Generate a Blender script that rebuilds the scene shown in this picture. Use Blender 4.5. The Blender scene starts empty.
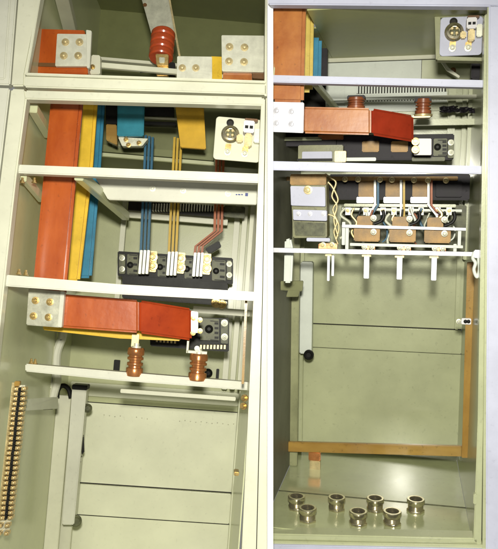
import bpy, bmesh, math, random
from mathutils import Vector, Matrix
random.seed(7)
R = math.radians
SC = bpy.context.scene
COL = SC.collection

# ------------------------------------------------------------------ camera
F = 720.0                      # focal length, in units of 1/549 of picture height
CX, CY = 249.0, 274.5
CAM = Vector((0, 0, 1.30))
roll, pitch = R(3.0), R(-1.4)
fw = Vector((0, math.cos(pitch), math.sin(pitch)))
rt0 = Vector((1, 0, 0)); up0 = rt0.cross(fw)
rt = rt0 * math.cos(roll) + up0 * math.sin(roll)
up = up0 * math.cos(roll) - rt0 * math.sin(roll)
cd = bpy.data.cameras.new('camera'); cam = bpy.data.objects.new('camera', cd); COL.objects.link(cam)
cd.sensor_fit = 'VERTICAL'; cd.sensor_height = 36; cd.sensor_width = 36
cd.lens = F / 549 * 36; cd.clip_start = .05; cd.clip_end = 100
cam.matrix_world = Matrix(((rt.x, up.x, -fw.x, CAM.x), (rt.y, up.y, -fw.y, CAM.y), (rt.z, up.z, -fw.z, CAM.z), (0, 0, 0, 1)))
SC.camera = cam

# ------------------------------------------------------------------ light: room ambience and the photographer's flash
w = bpy.data.worlds.new('World'); SC.world = w; w.use_nodes = True
bg = w.node_tree.nodes['Background']; bg.inputs[0].default_value = (1.0, 1.0, .93, 1); bg.inputs[1].default_value = .23
ld = bpy.data.lights.new('flash', 'SPOT'); ld.spot_size = R(98); ld.spot_blend = 1.0; ld.shadow_soft_size = .07; ld.energy = 375; ld.color = (1, .97, .84)
lo = bpy.data.objects.new('flash', ld); COL.objects.link(lo)
lo.location = CAM + rt * .0 + up * .25 - fw * .05
lo.rotation_euler = (CAM + (rt * ((248 - CX) / F) + up * (-(405 - CY) / F) + fw) * 3.0 - lo.location).to_track_quat('-Z', 'Y').to_euler()
SC.view_settings.view_transform = 'Standard'; SC.view_settings.look = 'None'
SC.view_settings.exposure = 0.0; SC.view_settings.gamma = 1
SC.render.engine = 'CYCLES'

# ------------------------------------------------------------------ materials
MATS = {}
def mat(name, col, rough=.5, metal=0, var=.06, scale=9, bump=.03, bscale=160, coat=0, col2=None, streak=None, spec=.5, alpha=None):
    m = bpy.data.materials.new(name); m.use_nodes = True; MATS[name] = m
    nt = m.node_tree; b = nt.nodes['Principled BSDF']; L = nt.links.new
    tc = nt.nodes.new('ShaderNodeTexCoord')
    mp = nt.nodes.new('ShaderNodeMapping'); L(tc.outputs['Object'], mp.inputs[0])
    if streak: mp.inputs['Scale'].default_value = streak
    n = nt.nodes.new('ShaderNodeTexNoise'); n.inputs['Scale'].default_value = scale; n.inputs['Detail'].default_value = 6; n.inputs['Roughness'].default_value = .62
    L(mp.outputs[0], n.inputs['Vector'])
    cr = nt.nodes.new('ShaderNodeValToRGB'); L(n.outputs[0], cr.inputs[0])
    c2 = col2 or tuple(max(0, c * (1 - var * 2.2)) for c in col)
    c1 = tuple(min(1, c * (1 + var)) for c in col)
    cr.color_ramp.elements[0].position = .32; cr.color_ramp.elements[0].color = (*c2, 1)
    cr.color_ramp.elements[1].position = .66; cr.color_ramp.elements[1].color = (*c1, 1)
    # fine specks of wear and dust
    n2 = nt.nodes.new('ShaderNodeTexNoise'); n2.inputs['Scale'].default_value = 70; n2.inputs['Detail'].default_value = 4
    L(tc.outputs['Object'], n2.inputs['Vector'])
    mr = nt.nodes.new('ShaderNodeMapRange'); mr.inputs[1].default_value = .62; mr.inputs[2].default_value = .78; mr.inputs[3].default_value = 1; mr.inputs[4].default_value = 1 - var * 2.5
    L(n2.outputs[0], mr.inputs[0])
    mx = nt.nodes.new('ShaderNodeMix'); mx.data_type = 'RGBA'; mx.blend_type = 'MULTIPLY'; mx.inputs[0].default_value = 1
    L(cr.outputs[0], mx.inputs[6]); L(mr.outputs[0], mx.inputs[7])
    L(mx.outputs[2], b.inputs['Base Color'])
    rr = nt.nodes.new('ShaderNodeMapRange'); rr.inputs[3].default_value = max(.04, rough - .08); rr.inputs[4].default_value = min(1, rough + .1)
    L(n.outputs[0], rr.inputs[0]); L(rr.outputs[0], b.inputs['Roughness'])
    b.inputs['Metallic'].default_value = metal
    b.inputs['Coat Weight'].default_value = coat; b.inputs['Coat Roughness'].default_value = .12
    b.inputs['Specular IOR Level'].default_value = spec
    if bump:
        n3 = nt.nodes.new('ShaderNodeTexNoise'); n3.inputs['Scale'].default_value = bscale; n3.inputs['Detail'].default_value = 2
        L(tc.outputs['Object'], n3.inputs['Vector'])
        n4 = nt.nodes.new('ShaderNodeTexNoise'); n4.inputs['Scale'].default_value = 7; L(tc.outputs['Object'], n4.inputs['Vector'])
        ad = nt.nodes.new('ShaderNodeMath'); ad.operation = 'MULTIPLY_ADD'; ad.inputs[1].default_value = 4.0
        L(n4.outputs[0], ad.inputs[0]); L(n3.outputs[0], ad.inputs[2])
        bp = nt.nodes.new('ShaderNodeBump'); bp.inputs['Strength'].default_value = bump * 3; bp.inputs['Distance'].default_value = .002
        L(ad.outputs[0], bp.inputs['Height']); L(bp.outputs[0], b.inputs['Normal'])
    return m
mat('cream_paint', (.66, .66, .52), .40, var=.05, scale=5, coat=.1)
mat('white_paint', (.64, .64, .54), .40, var=.05, scale=5, coat=.1)
mat('strip_white', (.93, .93, .93), .5, var=.01)
mat('green_sheet', (.61, .635, .405), .32, var=.06, scale=3, coat=.25)
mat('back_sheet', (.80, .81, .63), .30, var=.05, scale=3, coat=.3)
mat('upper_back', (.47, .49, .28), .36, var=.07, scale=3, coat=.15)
mat('shaded_olive_sheet', (.20, .215, .085), .45, var=.08, scale=4)  # darkened olive: the upper compartment's shade is put into its colour
mat('lilac_paint', (.52, .535, .67), .50, var=.06, scale=5, coat=.03)
mat('green_sheet_b', (.455, .48, .295), .30, var=.08, scale=3, coat=.3)
mat('floor_sheet_b', (.41, .44, .25), .17, var=.08, scale=4, coat=.35, bump=.010, spec=.8)
mat('white_sheet_b', (.66, .70, .64), .4, var=.04)
mat('olive_sheet_b', (.42, .44, .18), .4, var=.08, scale=4)
mat('zinc', (.72, .72, .60), .42, metal=.35, var=.06, scale=30)
mat('zinc_b', (.60, .60, .66), .42, metal=.35, var=.08, scale=30)
mat('galv', (.62, .62, .50), .42, metal=.6, var=.10, scale=24)
mat('red_sleeve', (.42, .055, .010), .30, var=.12, scale=7, col2=(.32, .036, .008), coat=.2, spec=.4, bump=.05, bscale=45)
mat('orange_sleeve', (.46, .098, .010), .30, var=.14, scale=8, col2=(.34, .055, .007), coat=.2, spec=.4, streak=(1, 1, .35), bump=.06, bscale=45)
mat('salmon_sleeve', (.43, .165, .035), .34, var=.18, scale=8, col2=(.31, .085, .018), coat=.2, spec=.4, bump=.05, bscale=45)
mat('crimson_sleeve', (.36, .035, .012), .32, var=.12, scale=7, coat=.15, spec=.4, bump=.08, bscale=45)
mat('yellow_sleeve', (.80, .52, .035), .38, var=.10, scale=9, coat=.06, spec=.3)
mat('amber_sleeve', (.72, .43, .025), .40, var=.10, scale=9, coat=.06, spec=.3)
mat('blue_sleeve', (.035, .23, .38), .36, var=.12, scale=9, coat=.06, spec=.3)
mat('teal_sleeve', (.03, .26, .36), .36, var=.12, scale=9, coat=.06, spec=.3)
mat('copper', (.72, .33, .16), .30, metal=.9, var=.14, scale=20)
mat('resin', (.62, .25, .09), .24, metal=.7, var=.16, scale=16, coat=.4)
mat('resin_red', (.50, .075, .022), .26, var=.12, scale=16, coat=.5)
mat('resin_dark', (.26, .075, .028), .30, var=.2, scale=16, coat=.3)
mat('brass', (.58, .41, .16), .32, metal=.8, var=.16, scale=40)
mat('pale_brass', (.60, .49, .26), .40, metal=.45, var=.14, scale=40)
mat('gland_metal', (.72, .66, .48), .20, metal=.92, var=.14, scale=40)
mat('ochre_bar', (.36, .225, .050), .30, var=.22, scale=6, col2=(.22, .105, .018), streak=(.3, 1, 1), coat=.3)
mat('ochre_post', (.36, .225, .050), .30, var=.22, scale=6, col2=(.22, .105, .018), streak=(1, 1, .3), coat=.3)
mat('bakelite', (.012, .012, .011), .45, var=.2, spec=.18)
mat('grey_moulding', (.135, .14, .08), .42, var=.25, scale=30, spec=.25)
mat('dark_plate', (.028, .026, .022), .55, var=.2, spec=.2)
mat('dark_violet', (.022, .019, .025), .5, var=.3, scale=14, spec=.2)
mat('brown_block', (.40, .235, .075), .45, var=.22, scale=18, spec=.35)
mat('cable_grey', (.62, .63, .50), .5, var=.05)
mat('dark_wall', (.15, .15, .115), .5, var=.2, scale=4)  # dark grey-beige side wall of the second cabinet
mat('strip_brass', (.66, .50, .24), .36, metal=.55, var=.2, scale=50)
mat('dull_tin', (.44, .44, .35), .40, metal=.45, var=.12, scale=26)
mat('box_olive', (.22, .22, .10), .42, var=.2, scale=12)
mat('straw_sleeve', (.66, .50, .11), .40, var=.12, scale=9, coat=.06, spec=.3)
mat('tan_olive', (.30, .31, .165), .42, var=.12, scale=6)  # mid tan-olive colour of the post, flanges and arm
mat('tinned', (.68, .68, .62), .45, metal=.3, var=.10, scale=30)
mat('navy_ink', (.03, .05, .25), .5, var=.02)
mat('label_white', (.80, .78, .80), .5, var=.03)

# ------------------------------------------------------------------ cabinet frames and mesh helpers
def ray(px, py):
    return (rt * ((px - CX) / F) + up * (-(py - CY) / F) + fw)
class Cab:
    """A cabinet's own axes: x along the front, y into the depth, z up."""
    def __init__(s, vp, lean, anchor, D):
        y = ray(*vp).normalized()
        z = rt * math.sin(lean) + up * math.cos(lean); z = (z - y * z.dot(y)).normalized()
        x = y.cross(z)
        o = CAM + ray(*anchor) * D
        s.M = Matrix(((x.x, y.x, z.x, o.x), (x.y, y.y, z.y, o.y), (x.z, y.z, z.z, o.z), (0, 0, 0, 1)))
        s.I = s.M.inverted(); s.c = s.I @ CAM; s.R = s.I.to_3x3()
    def Q(s, px, py, d):
        v = s.R @ ray(px, py)
        return s.c + v * ((d - s.c.y) / v.y)
C1 = Cab((222, 312), R(4.4), (135, 280), 2.34)
C2 = Cab((408, 200), R(1.6), (380, 275), 2.34)

class Thing:
    def __init__(s, name, label, cat, cab, base=None, group=None):
        s.cab = cab; s.base = Vector(base) if base is not None else None
        s.o = bpy.data.objects.new(name, None); COL.objects.link(s.o); s.o.empty_display_size = .03
        s.o['label'] = label; s.o['category'] = cat
        if group: s.o['group'] = group
        if s.base is None: s.base = Vector((0, 0, 0))
        s.o.matrix_world = cab.M @ Matrix.Translation(s.base)
class MB:
    def __init__(s, cab): s.bm = bmesh.new(); s.c = cab
    def Q(s, *a): return s.c.Q(*a)
    def prism(s, pts, th):
        """front polygon (local points, clockwise from top left as seen from the front), pushed th into the depth"""
        a = [s.bm.verts.new(p) for p in pts]
        b = [s.bm.verts.new(Vector(p) + Vector((0, th, 0))) for p in pts]
        n = len(a)
        s.bm.faces.new(a); s.bm.faces.new(b[::-1])
        for i in range(n): s.bm.faces.new((a[(i + 1) % n], a[i], b[i], b[(i + 1) % n]))
        return s
    def poly(s, pix, d, th):
        return s.prism([s.Q(p[0], p[1], p[2] if len(p) > 2 else d) for p in pix], th)
    def box(s, x0, y0, z0, x1, y1, z1):
        return s.prism([Vector((x0, y0, z1)), Vector((x1, y0, z1)), Vector((x1, y0, z0)), Vector((x0, y0, z0))], y1 - y0)
    def rect(s, x0, y0, x1, y1, d, th):
        a = s.Q(x0, (y0 + y1) / 2, d); b = s.Q(x1, (y0 + y1) / 2, d); t = s.Q((x0 + x1) / 2, y0, d); u = s.Q((x0 + x1) / 2, y1, d)
        return s.box(a.x, d, u.z, b.x, d + th, t.z)
    def ring(s, c, ax, prof, seg=20, phase=0):
        """lathe: prof = [(along, radius)...] around ax from c"""
        ax = Vector(ax).normalized(); e = Vector((1, 0, 0)) if abs(ax.x) < .8 else Vector((0, 0, 1))
        u = ax.cross(e).normalized(); v = ax.cross(u)
        rows = []
        for t, r in prof:
            rows.append([s.bm.verts.new(Vector(c) + ax * t + (u * math.cos(k * 2 * math.pi / seg + phase) + v * math.sin(k * 2 * math.pi / seg + phase)) * max(r, 1e-5)) for k in range(seg)])
        for i in range(len(rows) - 1):
            for k in range(seg):
                s.bm.faces.new((rows[i][k], rows[i][(k + 1) % seg], rows[i + 1][(k + 1) % seg], rows[i + 1][k]))
        if prof[0][1] > 1e-4: s.bm.faces.new(rows[0][::-1])
        if prof[-1][1] > 1e-4: s.bm.faces.new(rows[-1])
        return s
    def rod(s, a, b, r, seg=12):
        a, b = Vector(a), Vector(b); return s.ring(a, b - a, [(0, r), ((b - a).length, r)], seg)
    def tube(s, pts, r, seg=10):
        pp = [Vector(p) for p in pts]; pts = []; rows = []
        for i in range(len(pp) - 1):          # smooth the run
            a_, b_, c_, d_ = pp[max(i - 1, 0)], pp[i], pp[i + 1], pp[min(i + 2, len(pp) - 1)]
            for k in range(6):
                t = k / 6; pts.append(.5 * ((2 * b_) + (c_ - a_) * t + (2 * a_ - 5 * b_ + 4 * c_ - d_) * t * t + (3 * b_ - a_ - 3 * c_ + d_) * t ** 3))
        pts.append(pp[-1])
        for i, p in enumerate(pts):
            t = (pts[min(i + 1, len(pts) - 1)] - pts[max(i - 1, 0)]).normalized()
            e = Vector((0, 1, 0)) if abs(t.y) < .8 else Vector((1, 0, 0))
            u = t.cross(e).normalized(); v = t.cross(u)
            rows.append([s.bm.verts.new(p + (u * math.cos(k * 2 * math.pi / seg) + v * math.sin(k * 2 * math.pi / seg)) * r) for k in range(seg)])
        for i in range(len(rows) - 1):
            for k in range(seg): s.bm.faces.new((rows[i][k], rows[i][(k + 1) % seg], rows[i + 1][(k + 1) % seg], rows[i + 1][k]))
        s.bm.faces.new(rows[0][::-1]); s.bm.faces.new(rows[-1]); return s
    def bolt(s, p, r, h=None):
        """hexagon head on a washer, facing the front"""
        h = h or r * .9
        s.ring(p, (0, -1, 0), [(0, r * 1.6), (r * .22, r * 1.6), (r * .24, r * 1.5)], 18)
        s.ring(Vector(p) + Vector((0, -r * .24, 0)), (0, -1, 0), [(0, r), (h * .8, r), (h, r * .8)], 6)
        s.ring(Vector(p) + Vector((0, -r * .24 - h, 0)), (0, -1, 0), [(0, r * .55), (h * .5, r * .55), (h * .6, r * .4)], 12)
        return s
    def build(s, name, m, parent, bevel=0, seg=2, label=None, top=None):
        bm = s.bm
        bmesh.ops.recalc_face_normals(bm, faces=bm.faces)
        if bevel:
            es = [e for e in bm.edges if len(e.link_faces) == 2 and e.calc_face_angle(0) > .5]
            bmesh.ops.bevel(bm, geom=es, offset=bevel, segments=seg, affect='EDGES', clamp_overlap=True)
        th = parent if isinstance(parent, Thing) else parent[0]
        bmesh.ops.translate(bm, verts=bm.verts, vec=-th.base)
        me = bpy.data.meshes.new(name); bm.to_mesh(me); bm.free()
        me.materials.append(MATS[m])
        me.shade_smooth(); me.set_sharp_from_angle(angle=R(32))
        o = bpy.data.objects.new(name, me); COL.objects.link(o)
        o.parent = th.o if isinstance(parent, Thing) else parent[1]
        if label: o['label'] = label
        return o
def copy_tree(root, delta, label=None):
    """copies a thing and its parts, moved by delta along the cabinet's axes"""
    t = root.o.copy(); COL.objects.link(t)
    t.matrix_world = root.cab.M @ Matrix.Translation(root.base + Vector(delta))
    def kids(src, dst):
        for ch in src.children:
            c = ch.copy(); COL.objects.link(c); c.parent = dst; kids(ch, c)
    kids(root.o, t)
    if label: t['label'] = label
    return t
def dup(o, par, loc=(0, 0, 0)):
    c = o.copy(); COL.objects.link(c); c.parent = par; c.location = loc; return c

# ================================================================== CABINET WITH THE RED, YELLOW AND BLUE BARS (first cabinet)
T = Thing('switchgear_cabinet', 'open cream switchgear cabinet with terminal strip on its side wall', 'cabinet', C1, C1.Q(135, 570, 0))
c1 = T
m = lambda: MB(C1)
# front frame
m().poly([(19, -14), (42.5, -14), (25, 75), (24.5, 86), (11, 86)], -.02, .05).build('jamb', 'cream_paint', T, .005)
m().poly([(11, 88.5), (25, 89), (26.5, 98), (16.5, 172), (4, 285), (-26, 570), (-48, 570), (-26, 400)], -.02, .05).build('jamb', 'cream_paint', T, .005)
m().poly([(24, 76), (266, 84), (266, 94.5), (24, 87)], -.022, .05).build('transom', 'cream_paint', T, .004)
m().poly([(25, 90), (263, 97), (263, 105.5), (25, 99)], -.024, .05).build('transom', 'cream_paint', T, .004)
m().poly([(265.5, -14), (268.8, -14), (268.8, 96), (264.5, 96)], -.018, .05).build('jamb', 'cream_paint', T, .001)
m().poly([(261.5, 98), (265.2, 98), (262.3, 290), (255.5, 570), (241, 570), (254, 290)], -.02, .055).build('jamb', 'cream_paint', T, .004)
m().poly([(266.0, 98), (268.8, 98), (268.8, 570), (256.5, 570), (263.1, 290)], -.012, .05).build('jamb', 'cream_paint', T, .001)
# the rolled inner lip of the upper opening
m().poly([(25.5, 72.5), (266, 80.5), (266, 83), (25.5, 75)], -.03, .02).build('lip', 'cream_paint', T, .002)
m().poly([(39.5, -14), (42.5, -14), (27.5, 73), (24.5, 75)], -.03, .02).build('lip', 'cream_paint', T, .002)
# cross bars
CB = []
m().poly([(15.5, 164.3), (262, 173.6), (262, 183), (15, 172.8)], 0.0, .045).build('crossbar', 'white_paint', T, .004)
m().poly([(3.5, 274.5), (120, 284.3), (257, 292), (256.5, 301), (120, 294.3), (3, 286)], 0.0, .05).build('crossbar', 'white_paint', T, .004)
lowbar = m().poly([(25, 363.8), (120, 372), (251, 382.5), (250.5, 390.5), (120, 380.8), (25, 371.5)], .28, .055).build('crossbar', 'white_paint', T, .004)
# walls
xl = C1.Q(-2, 310, 0).x; xr = C1.Q(258, 290, 0).x; DB = 1.2
zt = C1.Q(135, -30, 0).z; zb = C1.Q(135, 575, 0).z
ztop = zt + .35; zbot = C1.Q(135, 585, 1.2).z
zc = C1.Q(150, 158, .8).z
m().box(xl - .004, .05, zbot, xl, DB, zc).build('side_panel', 'green_sheet', T)
m().box(xl - .004, .05, zc + .003, xl, DB, ztop).build('side_panel', 'green_sheet', T)
m().box(xr, .05, zbot, xr + .004, DB, ztop).build('side_panel', 'green_sheet', T)
m().box(xl, .05, ztop, xr, DB, ztop + .004).build('top_panel', 'shaded_olive_sheet', T)
m().box(xl, .05, zbot - .004, xr, DB, zbot).build('bottom_panel', 'green_sheet', T)
m().box(xl, DB, zc, xr, DB + .004, ztop).build('back_panel', 'shaded_olive_sheet', T)  # upper back wall coloured darker to imitate flash falloff
m().box(xl + .001, .84, zc - .004, xr - .001, DB - .002, zc).build('divider_shelf', 'shaded_olive_sheet', T)
def zpx(py, d, px=157): return C1.Q(px, py, d).z
seams = [zpx(488, DB), zpx(519, DB)]
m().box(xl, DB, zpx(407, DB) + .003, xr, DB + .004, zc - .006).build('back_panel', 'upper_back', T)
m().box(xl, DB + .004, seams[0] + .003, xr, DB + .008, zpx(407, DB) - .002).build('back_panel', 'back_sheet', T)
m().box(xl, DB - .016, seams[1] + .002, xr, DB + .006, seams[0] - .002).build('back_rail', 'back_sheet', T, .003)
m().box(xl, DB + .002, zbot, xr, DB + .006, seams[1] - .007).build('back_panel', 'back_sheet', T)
m().box(xl, DB + .012, zbot, xr, DB + .014, zc).build('outer_skin', 'dark_plate', T)
m().box(xl + .02, DB - .03, zpx(400, DB), xr, DB - .003, zpx(387, DB)).build('back_rail', 'back_sheet', T, .003)
# rivet dots along the seam of the back panel
rv = m()
for k in range(26):
    if k in (4, 5, 9, 10, 11, 12, 13): continue
    p = C1.Q(104 + k * 5.4, 415 + k * .38 + (k % 3) * .5, DB)
    rv.ring((p.x, DB + .003, p.z), (0, -1, 0), [(0, .0028), (.0015, .0024), (.0025, .001)], 8)
rv.build('rivet_row', 'galv', T)['kind'] = 'stuff'
# corner posts of the inner frame
m().rect(48, 395, 62, 600, .98, .03).build('corner_post', 'cream_paint', T, .003)
m().rect(63, 395, 74, 600, 1.05, .03).build('corner_post', 'cream_paint', T, .003)
for a, b, dd in ((227.5, 233, 1.08), (235.5, 240.5, 1.0), (243, 248, .9)):
    m().rect(a + 1, 205, b + 1, 390, dd, .03).build('corner_post', 'cream_paint', T, .003)
m().rect(118.5, 200, 123.5, 300, 1.05, .025).build('corner_post', 'cream_paint', T, .003)
m().rect(232, 390, 236.5, 600, .95, .03).build('corner_post', 'back_sheet', T, .003)
# side wall beams that run into the depth
def beam(px0, d0, px1, d1, wd, th, name, mt, T, cab, bev=.002):
    a, b = cab.Q(*px0, d0), cab.Q(*px1, d1); b_ = MB(cab)
    dz = Vector((0, 0, th))
    v = [b_.bm.verts.new(p) for p in (a, a + Vector((wd, 0, 0)), b + Vector((wd, 0, 0)), b)]
    u = [b_.bm.verts.new(p.co + dz) for p in v]
    b_.bm.faces.new(v); b_.bm.faces.new(u[::-1])
    for i in range(4): b_.bm.faces.new((v[i], u[i], u[(i + 1) % 4], v[(i + 1) % 4]))
    return b_.build(name, mt, T, bev)
beam((74, 180), .06, (122, 220), .72, .03, .035, 'depth_beam', 'green_sheet', T, C1)
beam((28, 112), .10, (44, 138), .34, .03, .03, 'depth_beam', 'green_sheet', T, C1)
beam((47, -30), .05, (64, 34), .5, .05, .04, 'depth_beam', 'cream_paint', T, C1)
beam((20, 181), .06, (38, 202), .28, .02, .03, 'depth_beam', 'green_sheet', T, C1)
# bolts on the cross bars
for (x, y, d) in ((22, 181, .04), (34, 181, .045), (18.5, 272.5, .03), (25.5, 273.5, .03), (31, 361.5, .3), (35, 362, .3), (18, 175.5, .05), (62, 289, .05)):
    b = m(); p = C1.Q(x, y + 2.0, d); b.ring((p.x, p.y, p.z), (0, 0, 1), [(0, .009), (.003, .009), (.003, .006), (.010, .006), (.011, .004), (.018, .004)], 6); b.build('bolt', 'brass', T)
# mounting channel below the upper cross bar, with its screws
ch = m().poly([(92, 172, .30), (258, 181, .30), (257, 204.5, .30), (108, 199.5, .30)], .30, .03).build('mounting_channel', 'white_paint', T, .003)
for x, y in ((152.5, 188.5), (183, 190.5), (228, 193.5)):
    m().bolt(C1.Q(x, y, .298), .0072, .006).build('screw', 'zinc', (T, ch))
mk = m()
for x, wd in ((236.5, .8), (239.2, 1.2), (242, .8)): mk.rect(x - wd, 194.0, x + wd, 195.2, .2985, .001)
mk.rect(245.2, 193, 248, 196.2, .2985, .001)
mk.build('printed_mark', 'navy_ink', (T, ch), label='tiny blue printed mark')
# duct rails behind
for y0, y1, x0, x1, mt in ((141, 147, 112, 140, 'green_sheet'), (149, 154, 100, 214, 'shaded_olive_sheet'), (157, 163, 100, 214, 'green_sheet')):
    m().rect(x0, y0, x1, y1 + 2, .95, .03).build('rear_rail', mt, T, .002)
m().rect(123, 214, 228, 221, .98, .03).build('rear_rail', 'cream_paint', T, .002)
m().rect(193, 308, 250, 314.5, .55, .03).build('rear_rail', 'cream_paint', T, .002)
m().rect(120, 393, 236, 397, .5, .02).build('rear_rail', 'cream_paint', T, .002)
# upper compartment rear ledge
m().rect(98, 63.5, 262, 66.5, .5, .03).build('rear_rail', 'cream_paint', T, .002)
m().rect(98, 69, 262, 74, .3, .02).build('rear_rail', 'cream_paint', T, .002)
# lock details on the right jamb
for x, y in ((245, 398), (244, 406)):
    b = m(); p = C1.Q(x, y, .03); b.ring(p, (-.5, -1, 0), [(0, .012), (.006, .012), (.006, .007), (.018, .007)], 14); b.build('latch', 'brass', T)
m().rect(234, 472, 239, 476, .12, .05).build('hinge_pin', 'brass', T, .002)
m().poly([(245, 300, .1), (247.5, 300, .1), (244, 384, .1), (241.5, 384, .1)], .1, .006).build('lock_rod', 'ochre_post', T, .001)

# neighbouring closed doors
T = Thing('cabinet_door', 'closed white door panel beside the upper opening', 'door', C1, C1.Q(5, 86, 0))
m().poly([(-60, -14), (17.5, -14), (9.8, 85), (-60, 82.5)], -.02, .04).build('panel', 'white_paint', T, .004)
m().poly([(-60, -14), (11, -14), (4.5, 79), (-60, 76)], -.028, .01).build('raised_field', 'white_paint', T, .004)
T = Thing('cabinet_door', 'closed white door panel beside the lower opening, meeting the upper one at a seam', 'door', C1, C1.Q(-5, 300, 0))
m().poly([(-60, 85.5), (9.6, 88), (-28, 400), (-50, 570), (-120, 570)], -.02, .04).build('panel', 'white_paint', T, .004)

# plain white strip standing in for the blank gap between the two views
T = Thing('gap_strip', 'narrow plain white strip filling the blank gap between the two cabinets', 'strip', C1, C1.Q(270, 575, -.05))
m().poly([(267.4, -14), (273.2, -14), (273.2, 565), (267.4, 565)], -.055, .03).build('cover_face', 'strip_white', T, .0008)
m().poly([(268.4, -14), (272.2, -14), (272.2, 565), (268.4, 565)], -.022, .05).build('web', 'strip_white', T)

# ------------------------------------------------------------------ vertical main bars
def bar(name, label, cab, pix, d, th, mt, bev=.004, group=None, extra=None):
    T = Thing(name, label, 'busbar', cab, cab.Q(*pix[-1][:2], d), group)
    b = MB(cab).poly(pix, d, th).build('conductor', mt, T, .011, 4)
    return T
bar('busbar', 'broad red vertical busbar in front of the yellow and blue ones', C1, [(50.5, 96), (82.5, 97), (64.8, 296), (31.2, 296)], .22, .035, 'orange_sleeve')
bar('busbar', 'yellow vertical busbar directly behind the broad red one, beside the blue', C1, [(60, 92), (97.5, 93), (92.3, 165), (79, 282), (45, 282)], .50, .035, 'yellow_sleeve')
bar('busbar', 'blue vertical busbar rearmost behind the yellow and red ones', C1, [(72, 92), (105, 93), (100.3, 165), (91, 278), (60, 278)], .68, .035, 'blue_sleeve')

# horizontal red bar with bolted plate
T = Thing('busbar', 'red horizontal busbar with a bolted silver plate, above two copper insulators', 'busbar', C1, C1.Q(135, 333, .2))
m().poly([(56, 293.5, .2), (138.6, 299.8, .2), (138.6, 333, .2), (57, 327.2, .2)], .2, .024).build('conductor', 'orange_sleeve', T, .008, 3)
m().poly([(138.9, 299.9, .2), (191.5, 308.6, .29), (191.5, 340.6, .29), (138.9, 333.2, .2)], .2, .024).build('bent_conductor', 'red_sleeve', T, .008, 3)  # turned from the flash; that shade is put into a redder colour
pl = m().poly([(28.5, 288, .17), (63, 291.5, .17), (59.5, 327.5, .17), (26, 325, .17)], .17, .028).build('joint_plate', 'dull_tin', T, .003)
for x, y in ((35.5, 300.5), (50, 302), (33.5, 316), (48.5, 317.3)):
    m().bolt(C1.Q(x, y, .17), .0082, .009).build('bolt', 'brass', (T, pl))
m().poly([(60.5, 291), (64.5, 291.5), (61.5, 327.5), (57.5, 327)], .166, .03).build('edge_angle', 'white_paint', T, .002)
m().poly([(191, 311, .28), (198, 312, .28), (198, 333, .28), (191, 332, .28)], .28, .03).build('terminal_lug', 'zinc', T, .002)
for x, y in ((193.5, 318), (200, 320), (193, 333), (200, 331)):
    m().bolt(C1.Q(x, y, .275), .006, .008).build('bolt', 'brass', T)
T = Thing('busbar', 'dull yellow horizontal busbar showing just beneath the red one with silver plate', 'busbar', C1, C1.Q(110, 338, .32))
m().poly([(43, 322, .32), (180, 332, .32), (180, 341, .32), (120, 338.5, .32), (43, 330, .32)], .32, .05).build('conductor', 'yellow_sleeve', T, .003)

# post insulators
def insulator(name, label, cab, px, ptop, pbot, d, rpx, top='zinc', flip=False, resin='resin', group=None):
    a, b = cab.Q(px[1], pbot, d), cab.Q(px[0], ptop, d)
    r = abs(cab.Q(px[0] + rpx, ptop, d).x - cab.Q(px[0], ptop, d).x); h = b.z - a.z
    T = Thing(name, label, 'insulator', cab, a, group)
    prof = [(0, .94), (.03, 1.0), (.26, 1.0), (.29, .95), (.30, .78), (.36, .76), (.37, .90), (.39, .94), (.46, .94), (.48, .90), (.49, .70), (.56, .70), (.57, .90), (.59, .95), (.65, .95), (.67, .90), (.68, .80), (.73, .80), (.74, .96), (.76, 1.0), (.93, 1.0), (.97, .95), (1.0, .88)]
    if flip: prof = [(1 - t, q) for t, q in prof][::-1]
    MB(cab).ring(a, (0, 0, 1), [(t * h, q * r) for t, q in prof], 28).build('ribbed_body', resin, T)
    if not flip:
        MB(cab).ring(a + Vector((0, 0, h)), (0, 0, 1), [(0, r * .55), (.006, r * .55), (.006, r * .32), (.016, r * .32)], 20).build('cap_nut', top, T)
    else:
        MB(cab).ring(a + Vector((0, 0, -.007)), (0, 0, 1), [(0, r * 1.15), (.007, r * 1.15)], 24).build('cap_nut', top, T)
    return T
i1 = insulator('post_insulator', 'copper coloured ribbed insulator under the middle of the red horizontal bar', C1, (134.5, 134), 347.5, 376, .30, 8.6)
m().rect(131.5, 334, 138.8, 347, .30, .02).build('stud_block', 'pale_brass', i1, .001)
i2 = insulator('post_insulator', 'copper coloured ribbed insulator carrying a cream angle bracket, under the red bar end', C1, (197.5, 197), 353.5, 380.5, .30, 9.2)
br = m(); br.rect(186.6, 341, 188.6, 353, .285, .05); br.rect(186.6, 351, 207, 353.6, .285, .05); br.build('angle_bracket', 'cream_paint', i2)
m().bolt(C1.Q(197, 348.5, .285), .006, .006).build('bolt', 'zinc', i2)

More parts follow.
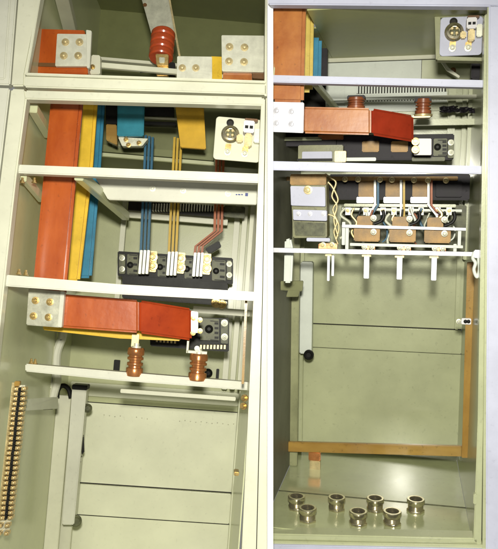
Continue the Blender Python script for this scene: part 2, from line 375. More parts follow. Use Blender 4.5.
# ------------------------------------------------------------------ blue and yellow drop bars and risers in the middle
T = Thing('busbar', 'short teal busbar stub with brass bolts hanging below it, above the blue risers', 'busbar', C1, C1.Q(130, 137, .62))
m().poly([(117.5, 92), (144.5, 93), (143.5, 136), (117, 136)], .62, .03).build('conductor', 'teal_sleeve', T, .004)
fl = m().poly([(118, 137), (148, 138.5), (142, 146), (122, 146)], .64, .04).build('flange', 'galv', T, .002)
for x, y in ((126, 139.5), (128.5, 145), (139, 143)):
    m().bolt(C1.Q(x, y, .635), .0065, .012).build('bolt', 'brass', T)
T = Thing('support_clamp', 'black support clamp with tan foot between the blue bar and the teal stub', 'clamp', C1, C1.Q(112, 136, .70))
m().poly([(105.5, 92), (117.2, 92), (117, 124), (105.5, 123.5)], .70, .05).build('clamp_block', 'bakelite', T, .003)
m().poly([(106, 124), (116.5, 124.5), (117, 145), (106, 140)], .70, .04).build('foot', 'ochre_bar', T, .003)
T = Thing('busbar', 'broad amber yellow busbar stub beside the rounded corner plate', 'busbar', C1, C1.Q(190, 148, .60))
m().poly([(173.5, 92), (203, 94), (206, 149), (180.5, 147)], .60, .025).build('conductor', 'amber_sleeve', T, .003)
T = Thing('clamp_bars', 'pair of black cross clamps with a pale rod between teal and amber stubs', 'clamp', C1, C1.Q(160, 124, .74))
m().poly([(144, 107), (174, 107), (174, 116.5), (144, 115.5)], .74, .04).build('clamp_bar', 'bakelite', T, .002)
m().poly([(144, 121), (176, 122), (176, 125.5), (144, 124.2)], .74, .04).build('clamp_bar', 'bakelite', T, .002)
m().rod(C1.Q(143, 118, .74), C1.Q(177, 119.3, .74), .006).build('tie_rod', 'zinc', T)
def risers(label, mats, starts, ybot, d, wpx, bend=None, cap='bakelite', topbend=None):
    T = Thing('riser_bars', label, 'busbar', C1, C1.Q(starts[0][2], ybot, d))
    for k, (xt, yt, xb) in enumerate(starts):
        b = m()
        if bend: path = [(xt, yt), (bend[0][0] + k * bend[2], bend[0][1]), (bend[1][0] + k * bend[2], bend[1][1] ), (xb, ybot)]
        else: path = [(xt, yt), (xb, ybot)]
        L = [C1.Q(x - wpx / 2, y, d) for x, y in path]; Rr = [C1.Q(x + wpx / 2, y, d) for x, y in path]
        for i in range(len(path) - 1):
            b.prism([L[i], Rr[i], Rr[i + 1], L[i + 1]], .03)
        b.build('strip', mats[k % len(mats)], T)
    return T
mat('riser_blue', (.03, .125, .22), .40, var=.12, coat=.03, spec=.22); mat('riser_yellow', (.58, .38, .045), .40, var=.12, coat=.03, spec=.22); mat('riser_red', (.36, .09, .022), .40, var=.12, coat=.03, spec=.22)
mat('deep_blue', (.02, .07, .14), .4, var=.1); mat('deep_brown', (.16, .07, .02), .4, var=.1)
rb = risers('three parallel blue flat riser bars dropping to the breaker lug', ['riser_blue'], [(145.8, 135, 140.6), (149.3, 136, 144.3), (152.6, 137, 148.0)], 253, .72, 2.3)
ry = risers('three parallel yellow flat riser bars dropping to the middle breaker lug', ['riser_yellow'], [(174.6, 137, 168.8), (177.8, 138, 172.4), (181.2, 139, 176.0)], 253, .72, 2.3)
rr_ = risers('three parallel red copper riser bars with a sideways jog to the breaker lug', ['riser_red'], [(216.6, 158, 194.6), (220.0, 158, 198.2), (223.4, 158, 201.8)], 254, .72, 2.5, bend=((214.6, 231), (195.6, 246), 3.5))
# dark clip under the jog of the red risers
T = Thing('riser_clip', 'black rubber clip under the jog of the red riser bars', 'clip', C1, C1.Q(214, 250, .74))
m().poly([(205, 248.5), (219, 240.5), (221.5, 246.5), (209, 254)], .76, .03).build('clip_body', 'bakelite', T, .003)

# comb of cooling fins over the risers
T = Thing('fin_comb', 'dark row of small vent fins below the bolted mounting channel', 'vent', C1, C1.Q(185, 212, .8))
m().rect(128, 203, 226, 214, .86, .01).build('backing', 'dark_plate', T)
b = m()
for k in range(26): b.rect(147 + k * 2.75, 203.5, 148.3 + k * 2.75, 211, .82, .03)
b.build('fin_row', 'galv', T)['kind'] = 'stuff'
m().rect(224, 206, 245, 217, .80, .03).build('end_block', 'grey_moulding', T, .003)

# ------------------------------------------------------------------ breaker row
def moulded(b, x0, y0, x1, y1, d, nrow=3):
    """small raised bars of a moulded breaker face"""
    b.rect(x0 - (x1 - x0) * 1.1, y0 - .2, x1, y0 + .5, d, .01); b.rect(x0 - (x1 - x0) * 1.1, y1 - .3, x1, y1 + .4, d, .01)
    for k in range(nrow):
        yy = y0 + (y1 - y0) * (k + .5) / nrow; b.rect(x0, yy - 1.1, x1, yy + 1.1, d, .012)
T = Thing('circuit_breaker', 'dark three pole circuit breaker with silver lugs below the riser bars', 'breaker', C1, C1.Q(178, 285, .8))
m().poly([(117.5, 251), (233, 258), (233, 284), (117.5, 276)], .82, .10).build('housing', 'bakelite', T, .004)
m().poly([(122, 275.5), (228, 283.5), (228, 306), (122, 298)], .78, .12).build('base', 'bakelite', T, .004)  # base extended downward, its dark lower band imitates the shadow under it
for x0, x1, y0 in ((119, 125, 254), (227, 231.5, 260)):
    pb = m().poly([(x0, y0), (x1, y0 + .4), (x1, y0 + 20), (x0, y0 + 19.6)], .80, .03).build('end_cover', 'grey_moulding', T, .002)
    for yy in (4, 15): m().bolt(C1.Q((x0 + x1) / 2, y0 + yy, .80), .008, .006).build('screw', 'dull_tin', (T, pb))
for x0, x1, y0 in ((127, 138, 254), (157.5, 166, 256), (184.5, 192.5, 258), (212, 225.5, 260)):
    pf = m().poly([(x0, y0), (x1, y0 + .5), (x1, y0 + 21), (x0, y0 + 20.5)], .805, .03).build('pole_cover', 'grey_moulding', T, .002)
    b = m(); moulded(b, x0 + (x1 - x0) * .58, y0 + 1, x1 - .8, y0 + 20, .80); b.build('relief', 'bakelite', (T, pf))
    b = m(); p = C1.Q(x0 + (x1 - x0) * .30, y0 + 11, .803); b.ring(p, (0, -1, 0), [(0, .014), (.004, .014), (.006, .009), (.003, .006)], 16); b.build('relief', 'bakelite', (T, pf))
for k, (x, y) in enumerate(((144, 250), (172, 251.5), (198, 252.5))):
    lug = []
    for j in range(3):
        q = x - 3.6 + j * 3.6
        lg = m().rect(q - 1.35, y, q + 1.35, y + 24, .69 + j * .002, .05).build('lug', 'tinned', T, .0015)
    m().bolt(C1.Q(x + 9, y + 7, .775), .0125, .014).build('lug_bolt', 'brass', T)
    m().bolt(C1.Q(x + 9, y + 16, .775), .0125, .014).build('lug_bolt', 'brass', T)
    m().rect(x + 5.2, y + 1, x + 12.5, y + 22, .785, .02).build('lug_plate', 'pale_brass', T, .002)

# lower breaker
T = Thing('circuit_breaker', 'lower dark circuit breaker beside the end of the red horizontal bar', 'breaker', C1, C1.Q(215, 350, .55))
m().poly([(150, 318), (229, 318), (229, 352), (150, 346)], .60, .10).build('housing', 'bakelite', T, .004)
pc = m().poly([(200, 318), (219, 319), (219, 341), (200, 340)], .575, .03).build('pole_cover', 'grey_moulding', T, .002)
b = m(); p = C1.Q(209, 329, .572); b.ring(p, (0, -1, 0), [(0, .017), (.005, .017), (.008, .012), (.004, .007)], 18); b.build('relief', 'bakelite', (T, pc))
b = m(); moulded(b, 214.5, 321, 218.4, 340, .57, 4); b.build('relief', 'bakelite', (T, pc))
pc = m().poly([(221, 319.5), (228, 320), (228, 344), (221, 343.5)], .575, .03).build('end_cover', 'grey_moulding', T, .002)
for yy in (323, 337): m().bolt(C1.Q(224.5, yy, .573), .009, .006).build('screw', 'dull_tin', (T, pc))
b = m()
for k in range(8): b.rect(200 + k * 3.4, 345, 201.8 + k * 3.4, 349, .59, .02)
for k in range(6): b.rect(156 + k * 3.6, 338 + k * .3, 158 + k * 3.6, 342 + k * .3, .59, .02)
b.build('fin_row', 'pale_brass', T)['kind'] = 'stuff'
# fittings above it
T = Thing('brass_fitting', 'brass bolt cluster on the rail above the lower breaker', 'fitting', C1, C1.Q(217, 308, .5))
m().bolt(C1.Q(216, 303, .45), .012, .02).build('bolt_head', 'brass', T); m().bolt(C1.Q(222, 304.5, .46), .011, .012).build('bolt_head', 'brass', T)
m().rect(213, 301, 227, 307.8, .47, .03).build('bracket', 'galv', T, .002)
for px, py, lab in ((208, 373, 'round black grommet on the back wall beside the copper insulator'), ):
    T = Thing('grommet', lab, 'grommet', C1, C1.Q(px, py + 4, 1.18))
    m().ring(C1.Q(px, py, 1.18), (0, -1, 0), [(0, .022), (.012, .022), (.02, .016), (.016, .010)], 20).build('ring', 'bakelite', T)
T = Thing('clip', 'small black clip on the rear wall near a round grommet', 'clip', C1, C1.Q(217.5, 378, 1.17))
m().rect(216, 369, 219, 379, 1.17, .02).build('clip_body', 'bakelite', T, .002)
T = Thing('clip', 'small black clip on the rear wall left of the first copper insulator', 'clip', C1, C1.Q(117, 372, 1.17))
m().rect(113.5, 360, 119.5, 371, 1.17, .02).build('clip_body', 'bakelite', T, .002)

# ------------------------------------------------------------------ rounded corner plate with fittings
def corner_plate(cab, x0, y0, x1, y1, d, label, mt, g, gl, sc=1.0, hole=True):
    T = Thing('fitting_plate', label, 'plate', cab, cab.Q((x0 + x1) / 2, y1, d))
    a = cab.Q(x0, (y0 + y1) / 2, d); b_ = cab.Q(x1, (y0 + y1) / 2, d); t = cab.Q((x0 + x1) / 2, y0, d); u = cab.Q((x0 + x1) / 2, y1, d)
    rc = .012; pts = []
    for cx, cz, a0 in ((a.x + rc, t.z - rc, 180), (b_.x - rc, t.z - rc, 90), (b_.x - rc, u.z + rc, 0), (a.x + rc, u.z + rc, -90)):
        for k in range(6):
            an = R(a0 - k * 18); pts.append(Vector((cx + rc * math.cos(an), d, cz + rc * math.sin(an))))
    MB(cab).prism(pts, .006).build('plate', mt, T, .001, 1)
    W = (b_.x - a.x); H = t.z - u.z
    def P(fx, fz, dy=0): return Vector((a.x + W * fx, d + dy, t.z - H * fz))
    # round gland: body, ring, dark core, tail, and the pipe stub up to the hole
    gd = MB(cab).ring(P(.33, .40), (0, -1, 0), [(0, .036 * sc), (.006, .036 * sc), (.010, .030 * sc), (.024, .029 * sc), (.026, .022 * sc), (.016, .02 * sc), (.014, .001)], 24).build('gland_ring', 'gland_metal', T)
    MB(cab).ring(P(.33, .40, -.0145), (0, -1, 0), [(0, .019 * sc), (.006, .017 * sc), (.009, .002)], 18).build('gland_core', 'grey_moulding', (T, gd))
    bb = MB(cab)
    for k in range(4):
        an = R(45 + 90 * k); bb.ring(P(.33, .40, -.02) + Vector((math.cos(an) * .0125, 0, math.sin(an) * .0125)) * sc, (0, -1, 0), [(0, .0065 * sc), (.007, .0065 * sc), (.009, .004 * sc)], 12)
    bb.build('gland_pins', 'pale_brass', (T, gd))
    MB(cab).ring(P(.31, .13), (0, -1, 0), [(0, .013), (.004, .013), (.005, .009), (.002, .008)], 20).build('vent_hole', 'dark_plate', T)
    def tail(fx, f0, f1, nm):
        bb = MB(cab); p = P(fx, f0); q = P(fx - .01, f1); hw = .0115 * sc
        bb.prism([p + Vector((-hw, -.006, 0)), p + Vector((hw, -.006, 0)), q + Vector((hw, -.006, 0)), q + Vector((-hw, -.006, 0))], .006)
        o = bb.build(nm, 'brass', T, .002)
        MB(cab).bolt(q + Vector((0, -.006, 0.006)), .0085 * sc, .008).build('bolt', 'galv', (T, o))
    tail(.31, .62, .86, 'cable_lug'); tail(.68, .66, .87, 'cable_lug')
    bx = MB(cab); p = P(.60, .12); q = P(.83, .40); bx.box(p.x, d - .05, q.z, q.x, d, p.z); bo = bx.build('switch_block', 'label_white', T, .003)
    bx = MB(cab)
    for fx in (.665, .765):
        p = P(fx - .035, .245); q = P(fx + .035, .31); bx.box(p.x, d - .0535, q.z, q.x, d - .049, p.z)
    bx.build('slot_pair', 'bakelite', (T, bo))
    bx = MB(cab); p = P(.645, .40); q = P(.80, .70); bx.box(p.x, d - .042, q.z, q.x, d, p.z); bx.build('lower_block', 'pale_brass', T, .004)
    bx = MB(cab); p = P(.47, .42); q = P(.61, .60); bx.box(p.x, d - .03, q.z, q.x, d, p.z); bx.build('link_piece', 'pale_brass', T, .004)
    bx = MB(cab); p = P(.62, .035); q = P(.90, .10); bx.box(p.x, d - .03, q.z, q.x, d, p.z); bx.build('top_clip', 'deep_brown', T, .002)
    bx = MB(cab); p = P(.84, .26); q = P(.98, .58); bx.box(p.x, d - .03, q.z, q.x, d, p.z); bx.build('side_clip', 'zinc', T, .003)
    return T
corner_plate(C1, 214.5, 118, 261, 161, .12, 'rounded cream plate with round gland and square block, below the transom', 'cream_paint', None, None, .88)

# ------------------------------------------------------------------ upper compartment contents
T = Thing('busbar', 'red busbar block faced with a four bolt silver plate beside the white door', 'busbar', C1, C1.Q(60, 72, .2))
m().poly([(36.5, 28.5), (84.5, 30), (88, 74), (31.5, 73)], .20, .06).build('conductor', 'orange_sleeve', T, .003)
m().poly([(31.5, 62.5), (58, 63), (58, 66.8), (31.5, 66)], .195, .01).build('dark_band', 'deep_brown', T)
pl = m().poly([(57, 33.5), (87, 34), (87.5, 66), (55, 66)], .178, .018).build('joint_plate', 'zinc', T, .002)
m().poly([(86, 29.5), (91.5, 30.5), (89.5, 68), (86.8, 68)], .176, .02).build('edge_angle', 'white_paint', T, .002)
for x, y in ((65.5, 42.2), (79.5, 42.2), (63.8, 55.8), (78.2, 55.8)):
    m().bolt(C1.Q(x, y, .178), .0085, .006).build('bolt', 'pale_brass', (T, pl))
T = Thing('end_bracket', 'small cream bracket standing beside the red block with four bolts', 'bracket', C1, C1.Q(94, 73, .25))
m().poly([(91.5, 54.5), (100, 55), (100, 74), (89.5, 74)], .25, .04).build('bracket_plate', 'cream_paint', T, .003)
m().bolt(C1.Q(92.5, 67, .25), .006, .006).build('bolt', 'brass', T)

T = Thing('busbar', 'leaning pale busbar coming down to the red ribbed insulator', 'busbar', C1, C1.Q(163, 36, .5))
m().poly([(138, -14, .5), (166, -14, .5), (176, 40, .5), (152, 36, .5)], .5, .02).build('conductor', 'galv', T, .003)
m().poly([(166.3, -14, .49), (168, -14, .49), (180.5, 56, .49), (178.5, 56, .49)], .49, .03).build('edge_strip', 'pale_brass', T)
m().bolt(C1.Q(145, 5, .5), .005, .005).build('bolt', 'deep_brown', T)
T = Thing('post_insulator', 'red ribbed barrel insulator with a brass foot above the transom', 'insulator', C1, C1.Q(163, 74, .42))
a = C1.Q(163.5, 33, .44); b2 = C1.Q(160.5, 61, .40)
L = (b2 - a).length; r = C1.Q(175, 45, .42).x - C1.Q(162.8, 45, .42).x
prof = []
for k in range(4):
    t0 = k / 4 * .95
    prof += [(t0 + .0, .92), (t0 + .04, 1.0), (t0 + .17, 1.0), (t0 + .21, .92)]
m().ring(a, b2 - a, [(t * L, q * r) for t, q in prof], 28).build('ribbed_body', 'resin_red', T)
ft = m().poly([(155.5, 53.5), (168.5, 54), (168, 66), (156.5, 65.5)], .345, .03).build('brass_foot', 'brass', T, .003)
m().poly([(159, 57), (164.8, 57.3), (164.5, 63), (159.3, 62.8)], .340, .006).build('nut', 'galv', (T, ft), .002)
m().poly([(156.5, 66.5), (168.5, 66.5), (168, 76), (156.5, 76)], .36, .03).build('lower_block', 'brass', T, .003)
m().poly([(169, 62), (175, 62), (175, 76), (169, 76)], .40, .03).build('side_clip', 'bakelite', T, .003)
m().rod(C1.Q(140, 71.2, .4), C1.Q(157, 70.5, .4), .007).build('handle_rod', 'bakelite', T)
T = Thing('busbar', 'low silver joint plate with two bolts and yellow sleeve behind the transom', 'busbar', C1, C1.Q(196, 80, .25))
pl = m().poly([(177.2, 56), (212, 56.5), (212, 82), (176.5, 82)], .25, .03).build('joint_plate', 'zinc', T, .002)
for x, y in ((182.3, 68), (195.8, 68)): m().bolt(C1.Q(x, y, .25), .0085, .006).build('bolt', 'pale_brass', (T, pl))
m().poly([(210.5, 56), (222.5, 56.5), (222, 80), (210.5, 80)], .285, .03).build('conductor', 'yellow_sleeve', T, .003)
T = Thing('busbar', 'tall silver joint plate with four bolts over orange and black sleeves', 'busbar', C1, C1.Q(243, 80, .2))
pl = m().poly([(221.5, 35), (264.5, 35.5), (264, 72), (222, 71)], .20, .02).build('joint_plate', 'zinc', T, .002)
for x, y in ((229.5, 47), (244.5, 47.5), (229, 61.5), (244, 62)): m().bolt(C1.Q(x, y, .20), .0088, .006).build('bolt', 'pale_brass', (T, pl))
m().poly([(264, 40), (270, 40), (270, 72), (263.5, 72)], .225, .02).build('conductor', 'red_sleeve', T, .002)
m().poly([(223, 72.5), (252, 73), (252, 82), (223, 81)], .22, .03).build('conductor', 'salmon_sleeve', T, .002)
m().poly([(252.5, 70.5), (266, 71), (266, 79), (252.5, 78)], .21, .03).build('black_sleeve', 'deep_brown', T, .002)

# ------------------------------------------------------------------ lower left: terminal strip, cables, channel
T = Thing('terminal_strip', 'long brass terminal strip mounted on the side wall by the lower opening', 'terminal strip', C1, C1.Q(5, 530, .15))
A = ((17.5, 389), (3.5, 518))
def tp(f, off, d): return C1.Q(A[0][0] + (A[1][0] - A[0][0]) * f + off, A[0][1] + (A[1][1] - A[0][1]) * f, d)
m().prism([tp(-.05, -6.3, .17), tp(-.05, -3.2, .17), tp(1.12, -3.2, .17), tp(1.12, -6.3, .17)], .012).build('rail_edge', 'pale_brass', T, .001)
m().prism([tp(-.03, -5, .175), tp(-.03, 7.2, .175), tp(1.12, 7.2, .175), tp(1.12, -5, .175)], .02).build('rail', 'galv', T, .001)
m().prism([tp(-.01, 1.0, .150), tp(-.01, 3.4, .150), tp(1.01, 3.4, .150), tp(1.01, 1.0, .150)], .03).build('marker_strip', 'bakelite', T, .001)
N = 27; p0 = tp(0, 0, .15); step = (tp(1, 0, .15) - p0) / (N - 1)
b = m()
for off, wd in ((-2.2, 3.0), (6.0, 2.4)):
    l = tp(0, off - wd, .15); rr = tp(0, off + wd, .15); hz = abs(step.z) * .36
    b.prism([l + Vector((0, 0, hz)), rr + Vector((0, 0, hz)), rr - Vector((0, 0, hz)), l - Vector((0, 0, hz))], .028)
    c = (l + rr) / 2; b.ring(c + Vector((0, 0, 0)), (0, -1, 0), [(0, .0052), (.006, .0052), (.007, .003)], 10)
t0 = b.build('terminal', 'strip_brass', T, .001, 1)
c = tp(0, 2.2, .15); dt = m().ring(c, (0, -1, 0), [(0, .004), (.006, .004), (.008, .001)], 8).build('marker_bead', 'bakelite', (T, t0))
for k in range(1, N):
    q = dup(t0, T.o, step * k); q.location.x += random.uniform(-.0012, .0012); dup(dt, q, (0, random.uniform(-.003, .003), 0))
for k, ff in enumerate((1.06, 1.11)):
    q = dup(t0, T.o, step * (N - 1 + (k + 1) * 1.6) + Vector((-.006, 0, 0)))
m().prism([tp(-.06, -4, .16), tp(-.06, 1.5, .16), tp(-.02, 1.5, .16), tp(-.02, -4, .16)], .02).build('end_stop', 'ochre_post', T, .002)
# a dark moulded block behind it
T = Thing('relay_block', 'dark grey relay block half hidden behind the brass terminal strip', 'relay', C1, C1.Q(2, 425, .3))
m().poly([(-6, 403), (5.5, 402), (3, 424), (-10, 424)], .28, .04).build('body', 'grey_moulding', T, .003)
b = m()
for k in range(3): b.rect(-2, 405.5 + k * 6, 3.2, 409 + k * 6, .272, .01)
b.build('slots', 'bakelite', T)
# hinged arm
m().poly([(17, 400, .215), (52, 397.5, .58), (57, 397.5, .62), (57, 409, .62), (17, 411.5, .215)], .6, .02).build('hinged_arm', 'cable_grey', c1, .003)
m().poly([(50.5, 398.5), (52.8, 398.5), (52.8, 409.5), (43, 410), (43, 407.8), (50.5, 407.5)], .60, .02).build('arm_hook', 'grey_moulding', c1, .001)
# cables
for pts, lab in (([(53, 338), (51.5, 352), (50, 365), (50, 380), (51, 388)], 'thin pale cable hanging down the rear corner'),
                 ([(62, 338), (57, 352), (56, 368), (57, 380), (54, 392), (52.5, 400), (54, 406)], 'thick pale cable curving down beside the thin one')):
    T = Thing('cable', lab, 'cable', C1, C1.Q(*pts[-1], .85))
    pp = [C1.Q(x, y, .85) for x, y in pts]
    fine = []
    for i in range(len(pp) - 1):
        a_, b_, c_, d_ = pp[max(i - 1, 0)], pp[i], pp[i + 1], pp[min(i + 2, len(pp) - 1)]
        for k in range(6):
            t = k / 6; fine.append(.5 * ((2 * b_) + (c_ - a_) * t + (2 * a_ - 5 * b_ + 4 * c_ - d_) * t * t + (3 * b_ - a_ - 3 * c_ + d_) * t ** 3))
    fine.append(pp[-1]); fine.insert(0, pp[0] + Vector((.01, 0, .1)))
    m().tube(fine, .012 if 'thin' in lab.split()[0] else .019).build('sheath', 'cable_grey' if 'thin' in lab.split()[0] else 'white_paint', T)
T = Thing('cable', 'black cable loop bending over beside the channel top', 'cable', C1, C1.Q(60, 396, .95))
m().tube([C1.Q(x, y, .95) for x, y in ((57, 398), (57.5, 391), (60.5, 386.5), (65, 386), (69, 390), (71, 398))], .011).build('sheath', 'bakelite', T)
T = Thing('wiring_channel', 'upright pale wiring channel with a black cap and grommets', 'channel', C1, C1.Q(76, 525, 1.0))
m().poly([(72, 388.5), (86.5, 389), (73.8, 525), (62, 525)], .92, .06).build('channel', 'white_paint', T, .004)
m().poly([(72, 384.5), (87.5, 385.5), (86.8, 390.5), (71.6, 389.5)], .915, .07).build('cap', 'bakelite', T, .003)
for x, y, r in ((87.5, 408, .020), (75.8, 520.5, .026)):
    m().ring(C1.Q(x, y, .95), (.3, -1, 0), [(0, r), (.010, r), (.016, r * .75), (.010, r * .5)], 20).build('grommet', 'grey_moulding', T)
b = m()
for k in range(9):
    y = 420 + k * 5.2; x = 84.6 - (y - 408) * .088; p = C1.Q(x, y, .95); b.ring(p, (.4, -1, 0), [(0, .005 + .003 * (k % 4 == 3)), (.006, .004)], 8)
b.build('stud_row', 'bakelite', T)
m().poly([(82.4, 437), (83.6, 437), (84, 452), (82, 455), (81.2, 447)], .945, .01).build('latch', 'bakelite', T)

# ================================================================== SECOND CABINET
n = lambda: MB(C2)
T = Thing('switchgear_cabinet', 'open lilac-white switchgear cabinet with green inside and cable glands in its floor', 'cabinet', C2, C2.Q(380, 545, 0))
c2 = T; D2 = .85
n().poly([(489, 4), (512, 5), (512, 570), (486, 570), (486.2, 420)], -.03, .05).build('jamb', 'lilac_paint', T, .004)
n().poly([(487.5, 6), (489.5, 6), (486.6, 420), (486, 570), (482.3, 570), (483.6, 420)], -.022, .05).build('jamb_return', 'green_sheet_b', T, .001)
n().poly([(484.8, 14), (487.8, 14), (483.2, 420), (481.2, 549), (473.5, 541), (477.8, 420)], -.01, .06).build('inner_jamb', 'green_sheet_b', T, .003)
n().poly([(268, -16), (512, -8), (512, 6.5), (268, 4.5)], -.034, .05).build('head_rail', 'lilac_paint', T, .004)
n().poly([(266, 533.8), (478, 538.5), (478, 543.5), (266, 540)], -.01, .06).build('inner_sill', 'green_sheet_b', T, .004)
n().poly([(266, 540.8), (484, 545), (484, 549), (266, 544)], -.018, .05).build('sill', 'green_sheet_b', T, .002)
n().poly([(266, 544.8), (488, 549.6), (488, 570), (266, 570)], -.028, .05).build('sill', 'lilac_paint', T, .003)
n().poly([(269, 74.8), (484.5, 80), (484.5, 87.3), (269, 82.2)], .02, .045).build('crossbar', 'lilac_paint', T, .003)
n().poly([(269, 161), (482.5, 166), (482.5, 174), (269, 170)], .02, .05).build('crossbar', 'lilac_paint', T, .003)
n().poly([(269, 247.8), (478, 252.3), (478, 256.3), (269, 252.3)], .06, .02).build('thin_rail', 'zinc_b', T, .002)
x2l = C2.Q(263, 300, 0).x; x2r = C2.Q(485, 275, 0).x; z2t = C2.Q(380, 5, 0).z; z2b = C2.Q(380, 541, 0).z
n().box(x2l - .004, .05, z2b, x2l, D2, z2t).build('side_panel', 'dark_wall', T)
n().box(x2r, .05, z2b, x2r + .004, D2, z2t).build('side_panel', 'green_sheet_b', T)
xcut = C2.Q(315.5, 8, .23).x
n().box(xcut, .02, z2t, x2r, D2, z2t + .004).build('top_panel', 'olive_sheet_b', T)
n().box(x2l, .27, z2t, xcut - .001, D2, z2t + .004).build('top_panel', 'olive_sheet_b', T)
zf = C2.Q(380, 499, .3)
zfl = C2.Q(380, 538, .03).z
# depth at which the floor seam (seen at 499) lies
def floor_pt(px, py):
    v = C2.R @ ray(px, py); return C2.c + v * ((zfl - C2.c.z) / v.z)
dse = floor_pt(380, 500).y
n().box(x2l, .03, zfl - .004, x2r, dse - .006, zfl).build('gland_plate', 'floor_sheet_b', T)
n().box(x2l, dse + .004, zfl - .004, x2r, D2, zfl).build('floor_plate', 'floor_sheet_b', T, .001, 1)
n().box(x2l, dse - .0055, zfl - .004, x2r, dse + .0035, zfl + .0012).build('seam_shade_strip', 'grey_moulding', T)  # added dark strip, stands in for the shaded gap between the plates
def z2(py, d, px=385): return C2.Q(px, py, d).z
s1, s2 = z2(326.5, D2), z2(350.5, D2)
zsp = z2(112, D2)
n().box(x2l, D2, s1 + .0025, x2r, D2 + .004, zsp).build('back_panel', 'green_sheet_b', T)
n().box(x2l, D2 - .012, s2 + .002, x2r, D2 + .004, s1 - .002).build('back_rail', 'green_sheet_b', T, .003)
n().box(x2l, D2, zfl - .004, x2r, D2 + .004, s2 - .0025).build('back_panel', 'green_sheet_b', T)
n().box(x2l, D2 + .01, zfl - .004, x2r, D2 + .012, z2t).build('outer_skin', 'dark_plate', T)
n().box(x2l, D2 - .02, z2(61, D2), x2r, D2 + .0, z2(56.5, D2)).build('back_rail', 'cream_paint', T, .003)
n().box(C2.Q(326, 80, D2).x, D2 - .004, zsp + .001, C2.Q(421, 80, D2).x, D2 + .002, z2(61.5, D2)).build('back_panel', 'white_sheet_b', T)
n().box(C2.Q(421.5, 80, D2).x, D2 - .002, zsp + .001, x2r, D2 + .003, z2(61.5, D2)).build('back_panel', 'green_sheet_b', T)
beam((312, 2), .06, (343, 57), .84, .045, .03, 'depth_beam', 'green_sheet_b', T, C2)
beam((324, -2), .06, (350, 56), .84, .014, .02, 'depth_beam', 'white_sheet_b', T, C2)
beam((312, 86), .1, (334, 112), .55, .02, .02, 'depth_beam', 'green_sheet_b', T, C2)
n().rect(420, 95, 484, 98.5, .55, .03).build('rear_rail', 'cream_paint', T, .002)
n().rect(326, 97, 420, 99.5, .55, .03).build('rear_rail', 'white_sheet_b', T, .002)
n().rect(413, 119, 478, 125, .60, .02).build('rear_rail', 'green_sheet_b', T, .002)
for a_, b_, y0, y1, dd in ((447.5, 455, 88, 170, .78), (459, 463, 88, 330, .80), (466, 470.5, 88, 260, .74)):
    n().rect(a_, y0, b_, y1, dd, .03).build('corner_post', 'green_sheet_b', T, .003)
n().rect(285.5, 205, 298.5, 466, .62, .03).build('corner_post', 'tan_olive', T, .003)
for a_, b_, yb in ((299.2, 303.2, 545), ): n().rect(a_, 180, b_, 466, .80, .03).build('corner_post', 'green_sheet_b', T, .003)
n().poly([(441, 62), (443, 59), (449, 68), (460, 76), (459, 78), (447, 71)], .6, .01).build('bent_bracket', 'cream_paint', T, .001)
b = n(); b.ring(C2.Q(453, 70.5, .8), (0, -1, 0), [(0, .012), (.006, .012), (.009, .006)], 14); b.build('bolt', 'deep_brown', T)
# hinge on the right jamb
n().rect(473.5, 494, 477, 505, -.02, .02).build('hinge', 'green_sheet_b', T, .003)

# slotted vent
T = Thing('slotted_vent', 'pale panel with two rows of fine vertical vent slots', 'vent', C2, C2.Q(400, 102, .8))
n().rect(354, 83.5, 446, 102.5, .826, .006).build('panel', 'dark_plate', T)
b = n()
for k in range(31):
    b.rect(356.5 + k * 2.88, 85, 358.1 + k * 2.88, 93.5, .816, .008); b.rect(356.5 + k * 2.88, 96, 358.1 + k * 2.88, 101.5, .816, .008)
b.build('slot_bars', 'white_sheet_b', T)['kind'] = 'stuff'
for y0, y1 in ((82.5, 85.2), (93, 96.5), (101, 104)): n().rect(345, y0, 447, y1, .815, .01).build('frame_bar', 'white_sheet_b', T)
n().rect(345, 82.5, 356.5, 104, .816, .01).build('frame_bar', 'white_sheet_b', T)

bar('busbar', 'broad salmon red vertical busbar beside the white gap strip, in front of yellow', C2, [(271, -10), (306, -10), (304.6, 40), (303.2, 103), (271, 102)], .10, .03, 'salmon_sleeve')
bar('busbar', 'pale yellow vertical busbar edge behind the salmon red one under the head rail', C2, [(285, -10), (314, -10), (312, 92), (285, 92)], .22, .03, 'straw_sleeve')
bar('busbar', 'bright blue vertical busbar with a cut top, behind the pale yellow one', C2, [(300, 37), (321.5, 37), (320.5, 84), (300, 84)], .34, .03, 'blue_sleeve')
T = Thing('support_clamp', 'dark upright clamp beside the cut blue busbar', 'clamp', C2, C2.Q(324, 82, .42))
n().rect(319, 48, 327, 82, .42, .04).build('clamp_block', 'dark_violet', T, .003)

T = Thing('busbar', 'salmon and red horizontal busbar with lilac plate, hung from two insulators', 'busbar', C2, C2.Q(345, 135, .12))
n().poly([(302.5, 106.5), (371, 107.8), (371, 134.8), (302.5, 133)], .12, .024).build('conductor', 'salmon_sleeve', T, .008, 3)
n().poly([(371.2, 107.8, .12), (413.5, 115, .24), (413.5, 141.8, .24), (371.2, 134.8, .12)], .12, .024).build('bent_conductor', 'crimson_sleeve', T, .008, 3)
pl = n().poly([(270, 101.7), (303.8, 102.5), (303.2, 132.8), (270, 131.7)], .085, .02).build('joint_plate', 'zinc_b', T, .002)
for x, y in ((277, 111), (292, 112), (277, 123.5), (292, 124.5)): n().bolt(C2.Q(x, y, .085), .0075, .005).build('bolt', 'zinc_b', (T, pl))
lg = n().poly([(413.8, 138.5), (431.5, 138.5), (431.5, 155), (413.8, 155)], .30, .03).build('terminal_lug', 'label_white', T, .002)
for y in (141.5, 149.5): n().bolt(C2.Q(415.5, y, .25), .0085, .010).build('bolt', 'brass', T)
